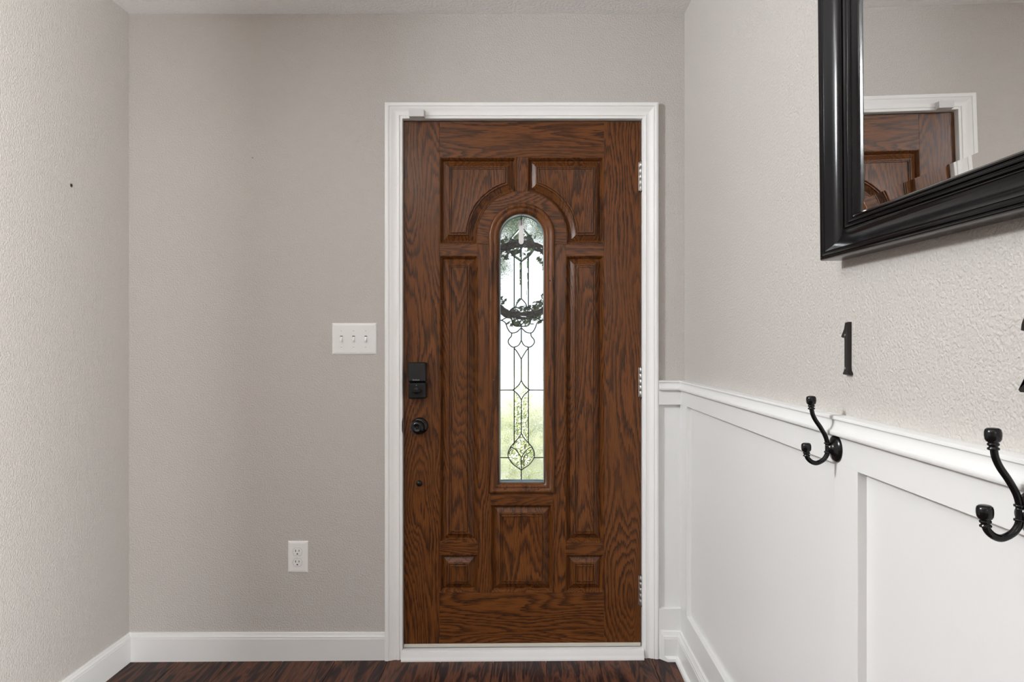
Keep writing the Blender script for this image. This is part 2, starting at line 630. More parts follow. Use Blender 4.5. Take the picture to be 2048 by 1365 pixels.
# smooth white panels
MB().box(XR - 0.002, XR, YE, 0, 0.0, ZCAP - 0.004).build('panel', M_TRIM, wn)
MB().box(XC1, XR - 0.002, -0.002, 0, 0.0, ZCAP - 0.004).build('panel', M_TRIM, wn)
BV = 0.0012
MB().box(XR - T, XR, YE, -T, ZR0, ZR1).build('rail', M_TRIM, wn, BV)
MB().box(XC1, XR, -T, 0, ZR0 - 0.001, ZR1).build('rail', M_TRIM, wn, BV)
ZL = 0.200
MB().box(XR - T, XR, YE, -T, 0.0, ZL + 0.004).build('rail', M_TRIM, wn, BV)
MB().box(XC1, XR, -T, 0, 0.0, ZL - 0.004).build('rail', M_TRIM, wn, BV)
yb1 = F * (XR - T) / (1373 - CX) - D
MB().box(XR - T, XR, yb1, -0.002, ZL, ZR0 + 0.001).build('batten', M_TRIM, wn, BV)
y2a = F * (XR - T) / (1668.6 - CX) - D
y2b = F * (XR - T) / (1715 - CX) - D
MB().box(XR - T, XR, y2b, y2a, ZL, ZR0 + 0.001).build('batten', M_TRIM, wn, BV)
cap_prof = [(0, ZCAP), (0.0225, ZCAP), (0.0245, 1.0505), (0.0250, 1.0485), (0.0250, 1.0452), (0.0222, 1.0448), (0.0216, 1.0436), (0.0214, 1.0400), (0.0218, 1.0360),
            (0.0232, 1.0315), (0.0260, 1.0275), (0.0296, 1.0246), (0.0308, 1.0240), (0.0312, 1.0228), (0.0312, 1.0190), (0.0300, 1.0168), (0.0280, 1.0160), (0, 1.0160)]
extrude_profile(cap_prof, 'right', 0, YE, -1, 0).build('cap_moulding', M_TRIM, wn, soft=0.6)
extrude_profile(cap_prof, 'back', XC1, XR, 0, -1).build('cap_moulding', M_TRIM, wn, soft=0.6)

br = empty('baseboard_right')
tag(br, 'white baseboard and shoe moulding below the wainscot', 'baseboard', kind='structure')
FZR = fz(XR)
bp2 = [(T, -0.01), (T + 0.014, -0.01), (T + 0.014, 0.088), (T + 0.0125, 0.0895), (T + 0.013, 0.092), (T + 0.0125, 0.0965),
       (T + 0.0095, 0.1015), (T + 0.0090, 0.105), (T + 0.0075, 0.106), (T + 0.0065, 0.112), (T + 0.004, 0.1145), (T, 0.1145)]
extrude_profile(bp2, 'right', 0, YE, -1, 0).build('board', M_TRIM, br)
# the short piece beside the casing with its mitred return
xr_ = XC1 + 0.003
extrude_profile(bp2, 'back', xr_ - T, XR, 1, -1).build('board', M_TRIM, br)
sh = [(T + 0.014, -0.01), (T + 0.026, -0.01), (T + 0.026, 0.010), (T + 0.0245, 0.0185), (T + 0.020, 0.0235), (T + 0.014, 0.025)]
extrude_profile(sh, 'right', 0, YE, -1, 0).build('shoe_moulding', M_TRIM, br)
extrude_profile(sh, 'back', xr_ - T, XR, 1, -1).build('shoe_moulding', M_TRIM, br)

# ------------------------------------------------------------------ the door
Y0 = 0.012                      # plane of the door face
SC = (D + Y0) / F


def dp(px, py, h=0.0):
    """door pixel -> world point, h = height proud of the door face"""
    return ((px - CX) * SC, Y0 - h, H - (py - CY) * SC)


door = empty('door_1', dp(1043.75, 1290))
tag(door, 'dark stained oak front door with arched leaded glass and raised panels', 'door', kind='structure')
DTH = 0.045


def board(name, poly, mat):
    a = [dp(x, y, -DTH) for x, y in poly]
    b = [dp(x, y, -0.0007) for x, y in poly]
    c = [dp(x, y, 0.0) for x, y in inset(poly, 0.45)]
    return MB().loft([a, b, c]).build(name, mat, door)


def rect(x0, y0, x1, y1):
    return [(x0, y0), (x1, y0), (x1, y1), (x0, y1)]


DXL, DXR = CX + (XJ0 + 0.0018) / SC, CX + (XJ1 - 0.0020) / SC
DYT, DYB = CY - (ZJ - 0.004 - H) / SC, 1291.5
AX, AY = 1043.5, 472.5           # centre of the arch
RO, RI, RG = 90.0, 66.0, 44.5
XA, XB = 879.0, 2 * AX - 879.0   # inner edges of the outer stiles
XM0, XM1 = 1032.5, 1054.5
XI0, XI1 = 956.0, 2 * AX - 956.0
board('stile', rect(DXL, DYT, XA, DYB), M_WOODV)
board('stile', rect(XB, DYT, DXR, DYB), M_WOODV)
board('rail', rect(XA, DYT, XB, 315), M_WOODH)
board('rail', rect(XA, 1186, XB, DYB), M_WOODH)
# arch: joined to the mullion
arch = []
N = 36
for i in range(N + 1):
    a = math.pi - math.pi * i / N
    arch.append((AX + RO * math.cos(a), AY - RO * math.sin(a)))
inner = []
for i in range(N + 1):
    a = math.pi * i / N
    inner.append((AX + RI * math.cos(a), AY - RI * math.sin(a)))
poly = [(AX - RO, 488.5)] + arch + [(AX + RO, 488.5), (AX + RI, 488.5)] + inner + [(AX - RI, 488.5)]
board('arch_rail', poly, M_WOODH)
ya_ = AY - math.sqrt(RO ** 2 - (AX - XM0) ** 2)
board('mullion', [(XM0, 315), (XM1, 315), (XM1, ya_ + 0.6), (AX, AY - RO), (XM0, ya_ + 0.6)], M_WOODV)
for s in (0, 1):
    fx = (lambda x: x) if s == 0 else (lambda x: 2 * AX - x)

    def r2(x0, y0, x1, y1):
        a, b = sorted((fx(x0), fx(x1)))
        return rect(a, y0, b, y1)
    board('rail', r2(XA, 488, XI0, 511.5), M_WOODH)
    board('rail', r2(XA, 1086, XI0, 1109.5), M_WOODH)
    board('stile', r2(XI0 - 0.0, 488.5, 981.0, 1186), M_WOODV)
board('rail', rect(981, 985, 2 * AX - 981, 1009.5), M_WOODH)

# raised panels
PROF = [(0.0, -0.0006), (0.5, 0.0010), (1.3, 0.0010), (2.0, -0.0006), (3.6, -0.0046), (5.2, -0.0094), (5.9, -0.0120), (6.3, -0.0145), (7.2, -0.0148), (17.0, -0.0050), (17.3, -0.0004),
        (18.2, 0.0010), (19.6, 0.0010), (20.0, -0.0020), (21.0, -0.0022), (21.4, 0.0014), (22.4, 0.0030), (23.6, 0.0030), (24.2, -0.0006), (26.0, -0.0010)]


def panel(loopfn, mat, prof=PROF):
    loops = [[dp(x, y, -0.034) for x, y in loopfn(0.0)]]
    loops += [[dp(x, y, h) for x, y in loopfn(d)] for d, h in prof]
    return MB().loft(loops).build('raised_panel', mat, door, soft=0.5)


def rectfn(x0, y0, x1, y1):
    return lambda d: rect(x0 + d, y0 + d, x1 - d, y1 - d)


def archfn(flip):
    def fn(d):
        R = RO + d
        xe, yb, yt, xl = XM0 - d, 488.0 - d, 315.0 + d, XA + d
        a0 = math.acos((xe - AX) / R)                     # > pi/2
        a1 = math.pi - math.asin((AY - yb) / R)
        pts = [(xl, yt), (xe, yt)]
        n = 24
        for i in range(n + 1):
            a = a0 + (a1 - a0) * i / n
            pts.append((AX + R * math.cos(a), AY - R * math.sin(a)))
        pts.append((xl, yb))
        return [(2 * AX - x, y) for x, y in pts] if flip else pts
    return fn


panel(archfn(False), M_WOODV)
panel(archfn(True), M_WOODV)
for x0, x1 in ((XA, XI0), (XI1, XB)):
    panel(rectfn(x0, 511.5, x1, 1086), M_WOODV)
    panel(rectfn(x0, 1109.5, x1, 1186), M_WOODV)
panel(rectfn(981, 1009.5, 2 * AX - 981, 1186), M_WOODV)


# glazing bead round the glass
def glz(d, n=32):
    """outline of the arched light, inset by d px from the bead's outer edge"""
    R = RI - d
    pts = []
    for i in range(n + 1):
        a = math.pi - math.pi * i / n
        pts.append((AX + R * math.cos(a), AY - R * math.sin(a)))
    yb = 986.5 - d * (986.5 - 966.0) / (RI - RG)
    for i in range(1, 9):
        pts.append((AX + R, AY + (yb - AY) * i / 8.0))
    for i in range(1, 7):
        pts.append((AX + R - 2 * R * i / 7.0, yb))
    for i in range(0, 8):
        pts.append((AX - R, yb + (AY - yb) * i / 8.0))
    return pts


bprof = [(0, -0.012), (0, 0.0045), (0.8, 0.0078), (2.5, 0.0105), (4.5, 0.0115), (6.5, 0.0110), (8.5, 0.0090), (10.0, 0.0068), (11.0, 0.0060), (12.0, 0.0066),
         (14.0, 0.0070), (16.0, 0.0058), (18.0, 0.0030), (19.5, -0.0010), (20.8, -0.0050), (21.5, -0.0100), (21.5, -0.0120)]
bead = MB().loft([[dp(x, y, h) for x, y in glz(d)] for d, h in bprof], False, False, True, True).build('glazing_bead', M_WOODB, door)
for px, py in ((1094, 441), (1099, 562), (1100, 750), (1100, 852), (987, 600), (988, 760), (987, 880), (1010, 977), (1077, 977)):
    c = dp(px, py, 0.0085)
    MB().lathe([(0.0036, 0), (0.0036, 0.0022), (0.0028, 0.0028), (0, 0.0028)], c, (0, -1, 0), 10).build('screw_plug', M_WOODB, bead)

# painted reveal between the bead and the glass
lp = [(21.2, -0.0060), (21.2, -0.0590), (13.0, -0.0590), (13.0, -0.0125)]
MB().loft([[dp(x, y, h) for x, y in glz(d)] for d, h in lp], False, False, False, True).build('glazing_reveal', M_TEAL, door)

# ------------------------------------------------------------------ leaded glass
YG = Y0 + 0.054
SG = (D + YG) / F
GH = 0.0                       # glass centre plane relative to the door face (h)


def c1(x, y): return (940 + x / 4.552, 400 + y / 4.552)
def c2(x, y): return (940 + x / 4.403, 690 + y / 4.403)
GCX = 1042.6


def mir(pts): return [(2 * GCX - x, y) for x, y in pts]


def gpt(dx, y): return (GCX + dx, y)


def S(pts, n=6): return [tuple(p) for p in spline(pts, n)]


cames = []
KG = SC / SG                   # the same world outline seen on the glass plane
edge_outline = [(CX + (x - CX) * KG, CY + (y - CY) * KG) for x, y in glz(20.4)]
XG0, XG1 = AX - 45.0, AX + 45.0


def both(pts):
    cames.append(pts); cames.append(mir(pts))


def motif(yb):
    """pointed heart, bottom tip at yb"""
    ap = gpt(0, yb - 74)
    sh_ = gpt(-21.3, yb - 46.5)
    v1 = gpt(-15.0, yb - 54.0)
    both(S([ap, gpt(-4.5, yb - 66), v1, sh_], 4))
    both(S([sh_, gpt(-26.0, yb - 36), gpt(-25.4, yb - 25), gpt(-17, yb - 12.5), gpt(-8, yb - 5.8), gpt(0, yb)], 4))
    both(S([sh_, gpt(-12, yb - 42), gpt(-5, yb - 33), gpt(0, yb - 26)], 4))
    cames.append([gpt(0, yb - 26), gpt(0, yb)])
    both([(XG0 - 4, yb - 25.2), gpt(-25.4, yb - 25)])
    return ap, v1


U, Lo = 524.0, 941.0
ap_u, _ = motif(U)
ap_l, v_l = motif(Lo)
cames.append([(GCX, 420), ap_u])
cames.append([gpt(0, Lo), (GCX, 975)])
# upper strips
VS = 14.2
yu = U - 11.4
both([gpt(-VS, yu), gpt(-VS, 615)])
cames.append([gpt(0, U), gpt(0, 597.8)])
# flower
both(S([gpt(0, 597.8), gpt(-7.5, 606), gpt(-11.3, 614), gpt(-12.5, 622), gpt(-11, 632), gpt(-6, 643), gpt(0, 650.5)], 4))
both(S([gpt(-VS, 615), gpt(-10.6, 614.2)], 1))
both(S([gpt(-VS, 615), gpt(-20, 619), gpt(-26, 627), gpt(-29, 636)], 4))
both(S([gpt(-39, 641), gpt(-31, 636.3), gpt(-29, 636), gpt(-22, 637), gpt(-19, 641), gpt(-17, 648), gpt(-11, 653), gpt(0, 653)], 4))
both(S([gpt(-39, 641), gpt(-32, 646), gpt(-28, 656), gpt(-24, 663), gpt(-19, 666.5), gpt(-10, 665), gpt(-4, 660), gpt(0, 656)], 4))
both([(XG0 - 4, 641.5), gpt(-39, 641)])
cames.append([gpt(0, 650.5), gpt(0, 653), gpt(0, 656), gpt(0, 681.5)])
both(S([gpt(-19, 666.5), gpt(-20, 673), gpt(-25.5, 680), gpt(-25.5, 687), gpt(-19, 694), gpt(-12.4, 694.4), gpt(-5, 690.5), gpt(0, 681.5)], 4))
both(S([gpt(-12.4, 694.4), gpt(-13.5, 696), gpt(-VS, 697)], 1))
# concave drop
both(S([gpt(-VS, 697), gpt(-8.5, 704), gpt(0, 718.5)], 4))
both([gpt(-VS, 697), gpt(-VS, Lo - 55.0)])
both(S([gpt(-VS, Lo - 55.0), gpt(-15.0, Lo - 54.0)], 1))
cames.append([gpt(0, 718.5), gpt(0, 762)])
# little diamond
both(S([gpt(0, 762), gpt(-6, 771.5), gpt(-16.5, 780.6)], 4))
both(S([gpt(-16.5, 780.6), gpt(-6, 790), gpt(0, 800)], 4))
both([(XG0 - 4, 780.8), gpt(-16.5, 780.6)])
cames.append([gpt(0, 800), ap_l])

# planar partition: constrained triangulation, flood fill between the cames
cv, ce, ckey = [], [], {}


def vid(p):
    k = (round(p[0] * 20), round(p[1] * 20))
    if k not in ckey:
        ckey[k] = len(cv)
        cv.append(Vector((k[0] / 20.0, k[1] / 20.0)))
    return ckey[k]


def addpoly(pts, closed=False):
    ids = [vid(p) for p in pts]
    if closed:
        ids.append(ids[0])
    for i in range(len(ids) - 1):
        if ids[i] != ids[i + 1]:
            ce.append((ids[i], ids[i + 1]))


addpoly(edge_outline, True)
for c in cames:
    addpoly(c)
res = geometry.delaunay_2d_cdt(cv, ce, [], 0, 0.001, True)
tv, te, tf, ov, oe, of_ = res
cons = set()
for e, oo in zip(te, oe):
    if oo:
        cons.add(tuple(sorted(e)))


def inside_outline(x, y):
    ins_ = False
    n_ = len(edge_outline)
    for i in range(n_):
        (x0, y0), (x1, y1) = edge_outline[i - 1], edge_outline[i]
        if (y0 > y) != (y1 > y) and x < x0 + (y - y0) / (y1 - y0) * (x1 - x0):
            ins_ = not ins_
    return ins_


edge_f = {}
for fi, f in enumerate(tf):
    for i in range(3):
        e = tuple(sorted((f[i], f[(i + 1) % 3])))
        edge_f.setdefault(e, []).append(fi)
seen = [-1] * len(tf)
regions = []
for fi in range(len(tf)):
    if seen[fi] >= 0:
        continue
    cx = sum(tv[i].x for i in tf[fi]) / 3; cy = sum(tv[i].y for i in tf[fi]) / 3
    if not inside_outline(cx, cy):
        seen[fi] = 10 ** 6
        continue
    st, reg = [fi], []
    seen[fi] = len(regions)
    while st:
        q = st.pop(); reg.append(q)
        for i in range(3):
            e = tuple(sorted((tf[q][i], tf[q][(i + 1) % 3])))
            if e in cons:
                continue
            for g in edge_f[e]:
                if seen[g] == -1:
                    gx = sum(tv[j].x for j in tf[g]) / 3; gy = sum(tv[j].y for j in tf[g]) / 3
                    if inside_outline(gx, gy):
                        seen[g] = len(regions); st.append(g)
    regions.append(reg)


def gp(p, h):
    return ((p[0] - CX) * SG, YG - h, H - (p[1] - CY) * SG)


for reg in regions:
    area_ = 0
    be = {}
    for q in reg:
        f = tf[q]
        a, b, c = (tv[i] for i in f)
        area_ += abs((b - a).cross(c - a)) / 2 if False else abs((b.x - a.x) * (c.y - a.y) - (b.y - a.y) * (c.x - a.x)) / 2
        for i in range(3):
            e = (f[i], f[(i + 1) % 3])
            be[e] = True
    bnd = {e[0]: e[1] for e in be if (e[1], e[0]) not in be}
    if area_ < 6 or not bnd:
        continue
    s0 = next(iter(bnd)); loop = [s0]; cur = bnd[s0]
    while cur != s0 and len(loop) < 2000 and cur in bnd:
        loop.append(cur); cur = bnd[cur]
    pts = [(tv[i].x, tv[i].y) for i in loop]
    per = sum(math.hypot(pts[i][0] - pts[i - 1][0], pts[i][1] - pts[i - 1][1]) for i in range(len(pts)))
    mx = sum(p[0] for p in pts) / len(pts)
    wmax = max(p[0] for p in pts) - min(p[0] for p in pts)
    side = max(abs(p[0] - GCX) for p in pts) > 41.5 and area_ > 250
    if side:
        MB().loft([[gp(p, -0.002) for p in pts], [gp(p, 0.002) for p in pts]]).build('glass_pane', M_GLUECHIP, door)
    else:
        d = min(3.4, 0.6 * area_ / per)
        ins = clean_inset(pts, d)
        MB().loft([[gp(p, -0.002) for p in pts], [gp(p, 0.0008) for p in pts], [gp(p, 0.0019) for p in ins]]).build('bevelled_pane', M_CLEAR, door)

m = MB()
for c in cames:
    pts = [gp(p, 0.0012) for p in c]
    m.tube(pts, 0.0020, 8)
    for q in (c[0], c[-1]):
        if inside_outline(q[0], q[1]):
            m.lathe([(0, -0.0024), (0.0018, -0.0017), (0.0025, 0), (0.0018, 0.0017), (0, 0.0024)], gp(q, 0.0008), (0, -1, 0), 8)
m.build('lead_came', M_CAME, door, fix=False)
eo = inset(edge_outline, 1.2)
MB().tube([gp(p, 0.001) for p in eo], 0.0021, 8, True).build('edge_came', M_CAMEEDGE, door)
# adhesive hook strip on the glass
st = []
for i in range(9):
    a = math.pi * i / 8
    st.append((1042.4 + 5.0 * math.cos(a), 484.5 + 5.0 * math.sin(a)))
st = [(1037.4, 441.5), (1047.4, 441.5)] + st
strip = MB().loft([[gp(p, 0.004) for p in st], [gp(p, 0.0062) for p in st], [gp(p, 0.0070) for p in inset(st, 0.5)]]).build('hanger_strip', M_PLATE, door)
strip['label'] = 'white rounded adhesive strip at the top of the glass'
MB().lathe([(0.0016, 0), (0.0014, 0.001), (0, 0.0012)], gp((1041.6, 484), 0.0070), (0, -1, 0), 10).build('hanger_button', M_SENSOR, strip)

# ------------------------------------------------------------------ lock, knob, plug, hinges, sweep
lock = empty('smart_lock', dp(836, 760)); lock.parent = door
lock.matrix_parent_inverse = parent_world(door).inverted()
lock['label'] = 'black electronic deadbolt housing'


def rrect(x0, y0, x1, y1, r, n=5):
    pts = []
    for cx, cy, a0 in ((x1 - r, y0 + r, -90), (x1 - r, y1 - r, 0), (x0 + r, y1 - r, 90), (x0 + r, y0 + r, 180)):
        for i in range(n + 1):
            a = math.radians(a0 + 90 * i / n)
            pts.append((cx + r * math.cos(a), cy + r * math.sin(a)))
    return pts


LX0, LX1, LY0, LY1 = 819.5, 854.5, 724.5, 797.0


def housing(poly, hs):
    return [[dp(x, y, h) for x, y in inset(poly, d)] for d, h in hs]


MB().loft(housing(rrect(LX0, 764.5, LX1, LY1, 4.0), [(0, 0), (0, 0.030), (0.6, 0.034), (2.2, 0.0365), (4, 0.037)]), smooth=False).build('lower_cover', M_BLACKMATT, lock)
MB().loft(housing(rrect(LX0, LY0, LX1, 764.0, 3.0), [(0, 0), (0, 0.033), (0.8, 0.037), (2.6, 0.0395), (3, 0.040)]), smooth=False).build('upper_cover', M_BLACKGLOSS, lock)
tc_ = dp(836, 781, 0.037)
MB().lathe([(0.0115, 0), (0.0115, 0.003), (0.0100, 0.004), (0, 0.004)], tc_, (0, -1, 0), 24).build('turn_rose', M_BLACKMATT, lock)
MB().loft([[dp(x, y, h) for x, y in inset(rrect(825.5, 778.8, 846.5, 783.2, 1.8, 3), d)] for d, h in ((0.3, 0.040), (0, 0.043), (0, 0.049), (0.8, 0.051))]).build('thumb_turn', M_BLACK, lock)


def text_mesh(name, body, size, mat, parent, loc, rot, extrude=0.0002):
    cu = bpy.data.curves.new(name, 'FONT')
    cu.body = body; cu.size = size; cu.align_x = 'CENTER'; cu.align_y = 'CENTER'; cu.extrude = extrude
    o = bpy.data.objects.new(name, cu)
    COL.objects.link(o)
    dg = bpy.context.evaluated_depsgraph_get()
    me = bpy.data.meshes.new_from_object(o.evaluated_get(dg))
    bpy.data.objects.remove(o)
    me.transform(Matrix.Translation(loc) @ rot.to_matrix().to_4x4())
    me.materials.clear()
    return link(name, me, mat, parent)


from mathutils import Euler
text_mesh('lettering', 'Kwikset', 0.0078, M_TEXT, lock, Vector(dp(835.6, 759.3, 0.0403)), Euler((math.pi / 2, 0, 0)))
MB().lathe([(0.0012, 0), (0.0012, 0.0006), (0, 0.0006)], dp(836, 770, 0.037), (0, -1, 0), 10).build('indicator', M_SENSOR, lock)

knob = empty('door_knob', dp(839.5, 852)); knob.parent = door
knob.matrix_parent_inverse = parent_world(door).inverted()
kc = dp(839.5, 852)
MB().lathe([(0.0315, 0), (0.0320, 0.002), (0.0312, 0.005), (0.0285, 0.0085), (0.022, 0.0115), (0.016, 0.013), (0, 0.013)], kc, (0, -1, 0), 36).build('rose', M_BLACK, knob)
MB().lathe([(0.0115, 0.012), (0.0110, 0.022), (0.0130, 0.028), (0.0200, 0.034), (0.0255, 0.041), (0.0270, 0.048), (0.0262, 0.056), (0.0225, 0.063),
            (0.0165, 0.0665), (0.0125, 0.0670), (0.0115, 0.0660), (0.0, 0.0660)], kc, (0, -1, 0), 36).build('knob', M_BLACK, knob)
MB().lathe([(0.0045, 0.066), (0.0045, 0.0685), (0.0035, 0.0692), (0, 0.0692)], kc, (0, -1, 0), 14).build('lock_button', M_BLACKMATT, knob)
pg = MB().lathe([(0.0105, 0), (0.0115, 0.003), (0.0112, 0.007), (0.0085, 0.0105), (0, 0.0115)], dp(838.5, 967), (0, -1, 0), 20).build('bumper', M_BLACKMATT, door)
pg['label'] = 'small round black bumper below the knob'

for yc in (354, 765, 1180.5):
    hg = empty('hinge', dp(1282.5, yc)); hg.parent = door
    hg.matrix_parent_inverse = parent_world(door).inverted()
    x = XJ1 - 0.0035
    ztop, zbot = dp(0, yc - 29)[2], dp(0, yc + 29)[2]
    yk = Y0 - 0.0085
    n = 5
    for i in range(n):
        za = zbot + (ztop - zbot) * i / n; zb_ = zbot + (ztop - zbot) * (i + 1) / n
        MB().lathe([(0.0056, 0.0004), (0.0062, 0.0010), (0.0062, zb_ - za - 0.0010), (0.0056, zb_ - za - 0.0004)], (x, yk, za), (0, 0, 1), 16).build('knuckle', M_STEEL, hg)
    MB().lathe([(0.0046, zbot - 0.003), (0.0050, zbot - 0.001), (0.0050, ztop + 0.001), (0.0046, ztop + 0.0028), (0.003, ztop + 0.0036)], (x, yk, 0), (0, 0, 1), 14).build('hinge_pin', M_STEELDARK, hg)
    MB().box(x - 0.0085, x - 0.001, Y0 - 0.006, Y0 + 0.0005, zbot, ztop).build('leaf', M_STEEL, hg, 0.0006)

zsa, zsb = 0.0335 + fz(XJ0) + 0.004, 0.0335 + fz(XJ1) + 0.004
x0_, x1_ = XJ0 + 0.003, XJ1 - 0.004
loops = []
for y, dz in ((Y0 + 0.03, 0.0), (Y0 - 0.004, 0.0), (Y0 - 0.005, 0.0012), (Y0 - 0.005, 0.0108), (Y0 - 0.004, 0.012), (Y0 + 0.03, 0.012)):
    loops.append((y, dz))
MB().loft([[(x0_, y, zsa + dz) for y, dz in loops], [(x1_, y, zsb + dz) for y, dz in loops]]).build('door_sweep', M_SWEEP, door)

# door contact sensor on the head casing
sp = P(833, 227.5, -0.028)
sx0, sx1 = P(818, 0, -0.03).x, P(848.5, 0, -0.03).x
sz0, sz1 = P(0, 233.5, -0.03).z, P(0, 219.5, -0.03).z
sen = empty('door_sensor', ((sx0 + sx1) / 2, -0.012, sz0))
tag(sen, 'small white rectangular door contact sensor on the head casing', 'sensor')
MB().box(sx0, sx1, -0.0335, -0.0105, sz0, sz1).build('cover', M_SENSOR, sen, 0.0015)
MB().box(sx0 - 0.0012, sx1 + 0.0012, -0.0165, -0.0105, sz0 - 0.0006, sz1 + 0.0006).build('base', M_SENSOR, sen, 0.0008)

# ------------------------------------------------------------------ switch and outlet


def plate(parent, x0, y0, x1, y1):
    a = P(x0, y0, -0.004); b = P(x1, y1, -0.004)
    pl = [(a.x, a.z), (b.x, a.z), (b.x, b.z), (a.x, b.z)]
    hs = [(0, 0.0), (0, 0.0012), (0.0004, 0.0022), (0.003, 0.0042), (0.008, 0.0055), (0.010, 0.0056)]
    MB().loft([[(x, -h, z) for x, z in inset(pl, d)] for d, h in hs]).build('plate', M_PLATE, parent)


def screw(parent, x, z, h=0.0056):
    s = MB().lathe([(0.0028, 0), (0.0026, 0.0006), (0.0012, 0.0010), (0, 0.0010)], (x, -h, z), (0, -1, 0), 12).build('screw', M_PLATE, parent)
    MB().box(x - 0.0022, x + 0.0022, -h - 0.0012, -h - 0.0006, z - 0.0004, z + 0.0004).build('screw_slot', M_STEELDARK, s)


sw = empty('light_switch', P(708, 710, 0))
tag(sw, 'white triple toggle light switch plate left of the door', 'light switch')
plate(sw, 664, 646.5, 752.5, 709.5)
for px in (682.8, 707.2, 731.6):
    c = P(px, 678.2, -0.006)
    MB().box(c.x - 0.0052, c.x + 0.0052, -0.0060, -0.0050, c.z - 0.0120, c.z + 0.0120).build('toggle_slot', M_SENSOR, sw)
    # toggle lever pointing down and out
    w = 0.0040
    lev = [[(c.x + sx * w, -0.0055, c.z + zz) for sx, zz in ((-1, -0.0080), (1, -0.0080), (1, 0.0085), (-1, 0.0085))],
           [(c.x + sx * w * 0.92, -0.0125, c.z + zz) for sx, zz in ((-1, -0.0095), (1, -0.0095), (1, 0.0010), (-1, 0.0010))],
           [(c.x + sx * w * 0.80, -0.0180, c.z + zz) for sx, zz in ((-1, -0.0115), (1, -0.0115), (1, -0.0055), (-1, -0.0055))]]
    MB().loft(lev).build('toggle', M_PLATE, sw, 0.0006)
    MB().box(c.x - 0.0050, c.x + 0.0050, -0.0063, -0.0055, c.z + 0.0086, c.z + 0.0112).build('toggle_gap', M_SLOT, sw)
    for py in (662.0, 694.5):
        s = P(px, py, -0.006)
        screw(sw, s.x, s.z)

ol = empty('electrical_outlet', P(595.5, 1147, 0))
tag(ol, 'white duplex electrical outlet low on the wall above the baseboard', 'electrical outlet')
plate(ol, 575.8, 1083, 615.8, 1146.5)
for py in (1104.7, 1126.0):
    c = P(594.8, py, -0.006)
    pts = []
    R_ = 0.0170
    for i in range(32):
        a = 2 * math.pi * i / 32
        pts.append((c.x + R_ * math.cos(a), c.z + max(-0.0142, min(0.0142, R_ * math.sin(a)))))
    MB().loft([[(x, -0.0052, z) for x, z in inset(pts, -0.0004)], [(x, -0.00575, z) for x, z in inset(pts, -0.0004)]]).build('receptacle_gap', M_GAP, ol)
    rc = MB().loft([[(x, -0.0050, z) for x, z in pts], [(x, -0.0066, z) for x, z in pts], [(x, -0.0070, z) for x, z in inset(pts, 0.0005)]]).build('receptacle', M_PLATE, ol)
    MB().box(c.x - 0.0078, c.x - 0.0052, -0.0073, -0.0066, c.z + 0.0004, c.z + 0.0088).build('slot', M_SLOT, rc)
    MB().box(c.x + 0.0052, c.x + 0.0076, -0.0073, -0.0066, c.z + 0.0012, c.z + 0.0084).build('slot', M_SLOT, rc)
    g = [(c.x + 0.0027 * math.cos(math.radians(a)), c.z - 0.0072 + (0.0027 * math.sin(math.radians(a)) if a < 181 else -0.0020)) for a in (0, 30, 60, 90, 120, 150, 180)]
    g += [(c.x - 0.0027, c.z - 0.0095), (c.x + 0.0027, c.z - 0.0095)]
    MB().loft([[(x, -0.0066, z) for x, z in g], [(x, -0.0073, z) for x, z in g]]).build('ground_hole', M_SLOT, rc)
s = P(594.8, 1115.3, -0.006)
screw(ol, s.x, s.z)

# ------------------------------------------------------------------ small hardware left in the walls
za_ = F * (-XL) / (CX - 142.5)
ya2 = za_ - D
zz_ = H + (CY - 371) * za_ / F
wa = empty('wall_anchor', (XL, ya2, zz_))
tag(wa, 'plastic screw anchor left in the bare left wall', 'wall anchor')
MB().lathe([(0.0062, -0.004), (0.0064, 0.0006), (0.0048, 0.0012), (0.0030, 0.0008), (0.0030, -0.003)], (XL, ya2, zz_), (1, 0, 0), 18).build('sleeve', M_STEELDARK, wa)
MB().lathe([(0.0026, -0.004), (0.0030, 0.0014), (0.0018, 0.0022), (0, 0.0023)], (XL, ya2, zz_), (1, 0, 0), 14).build('screw_head', M_BLACKMATT, wa)
pn = P(505.5, 316, 0)
nl = MB().lathe([(0.0012, 0.004), (0.0012, -0.0025), (0.0022, -0.0026), (0.0022, -0.0034), (0, -0.0038)], pn, (0, 1, 0), 12).build('wall_nail', M_STEELDARK)
tag(nl, 'tiny nail head in the wall above the light switch', 'nail')

# ------------------------------------------------------------------ coat hooks
hook_z = F * (XR - T) / (1672.5 - CX)
XB_ = XR - T                       # board face


def hookpx(px, py):
    """pixel of the first hook -> (distance from the board, height)"""
    x = (px - CX) * hook_z / F
    return XB_ - x, H - (py - CY) * hook_z / F


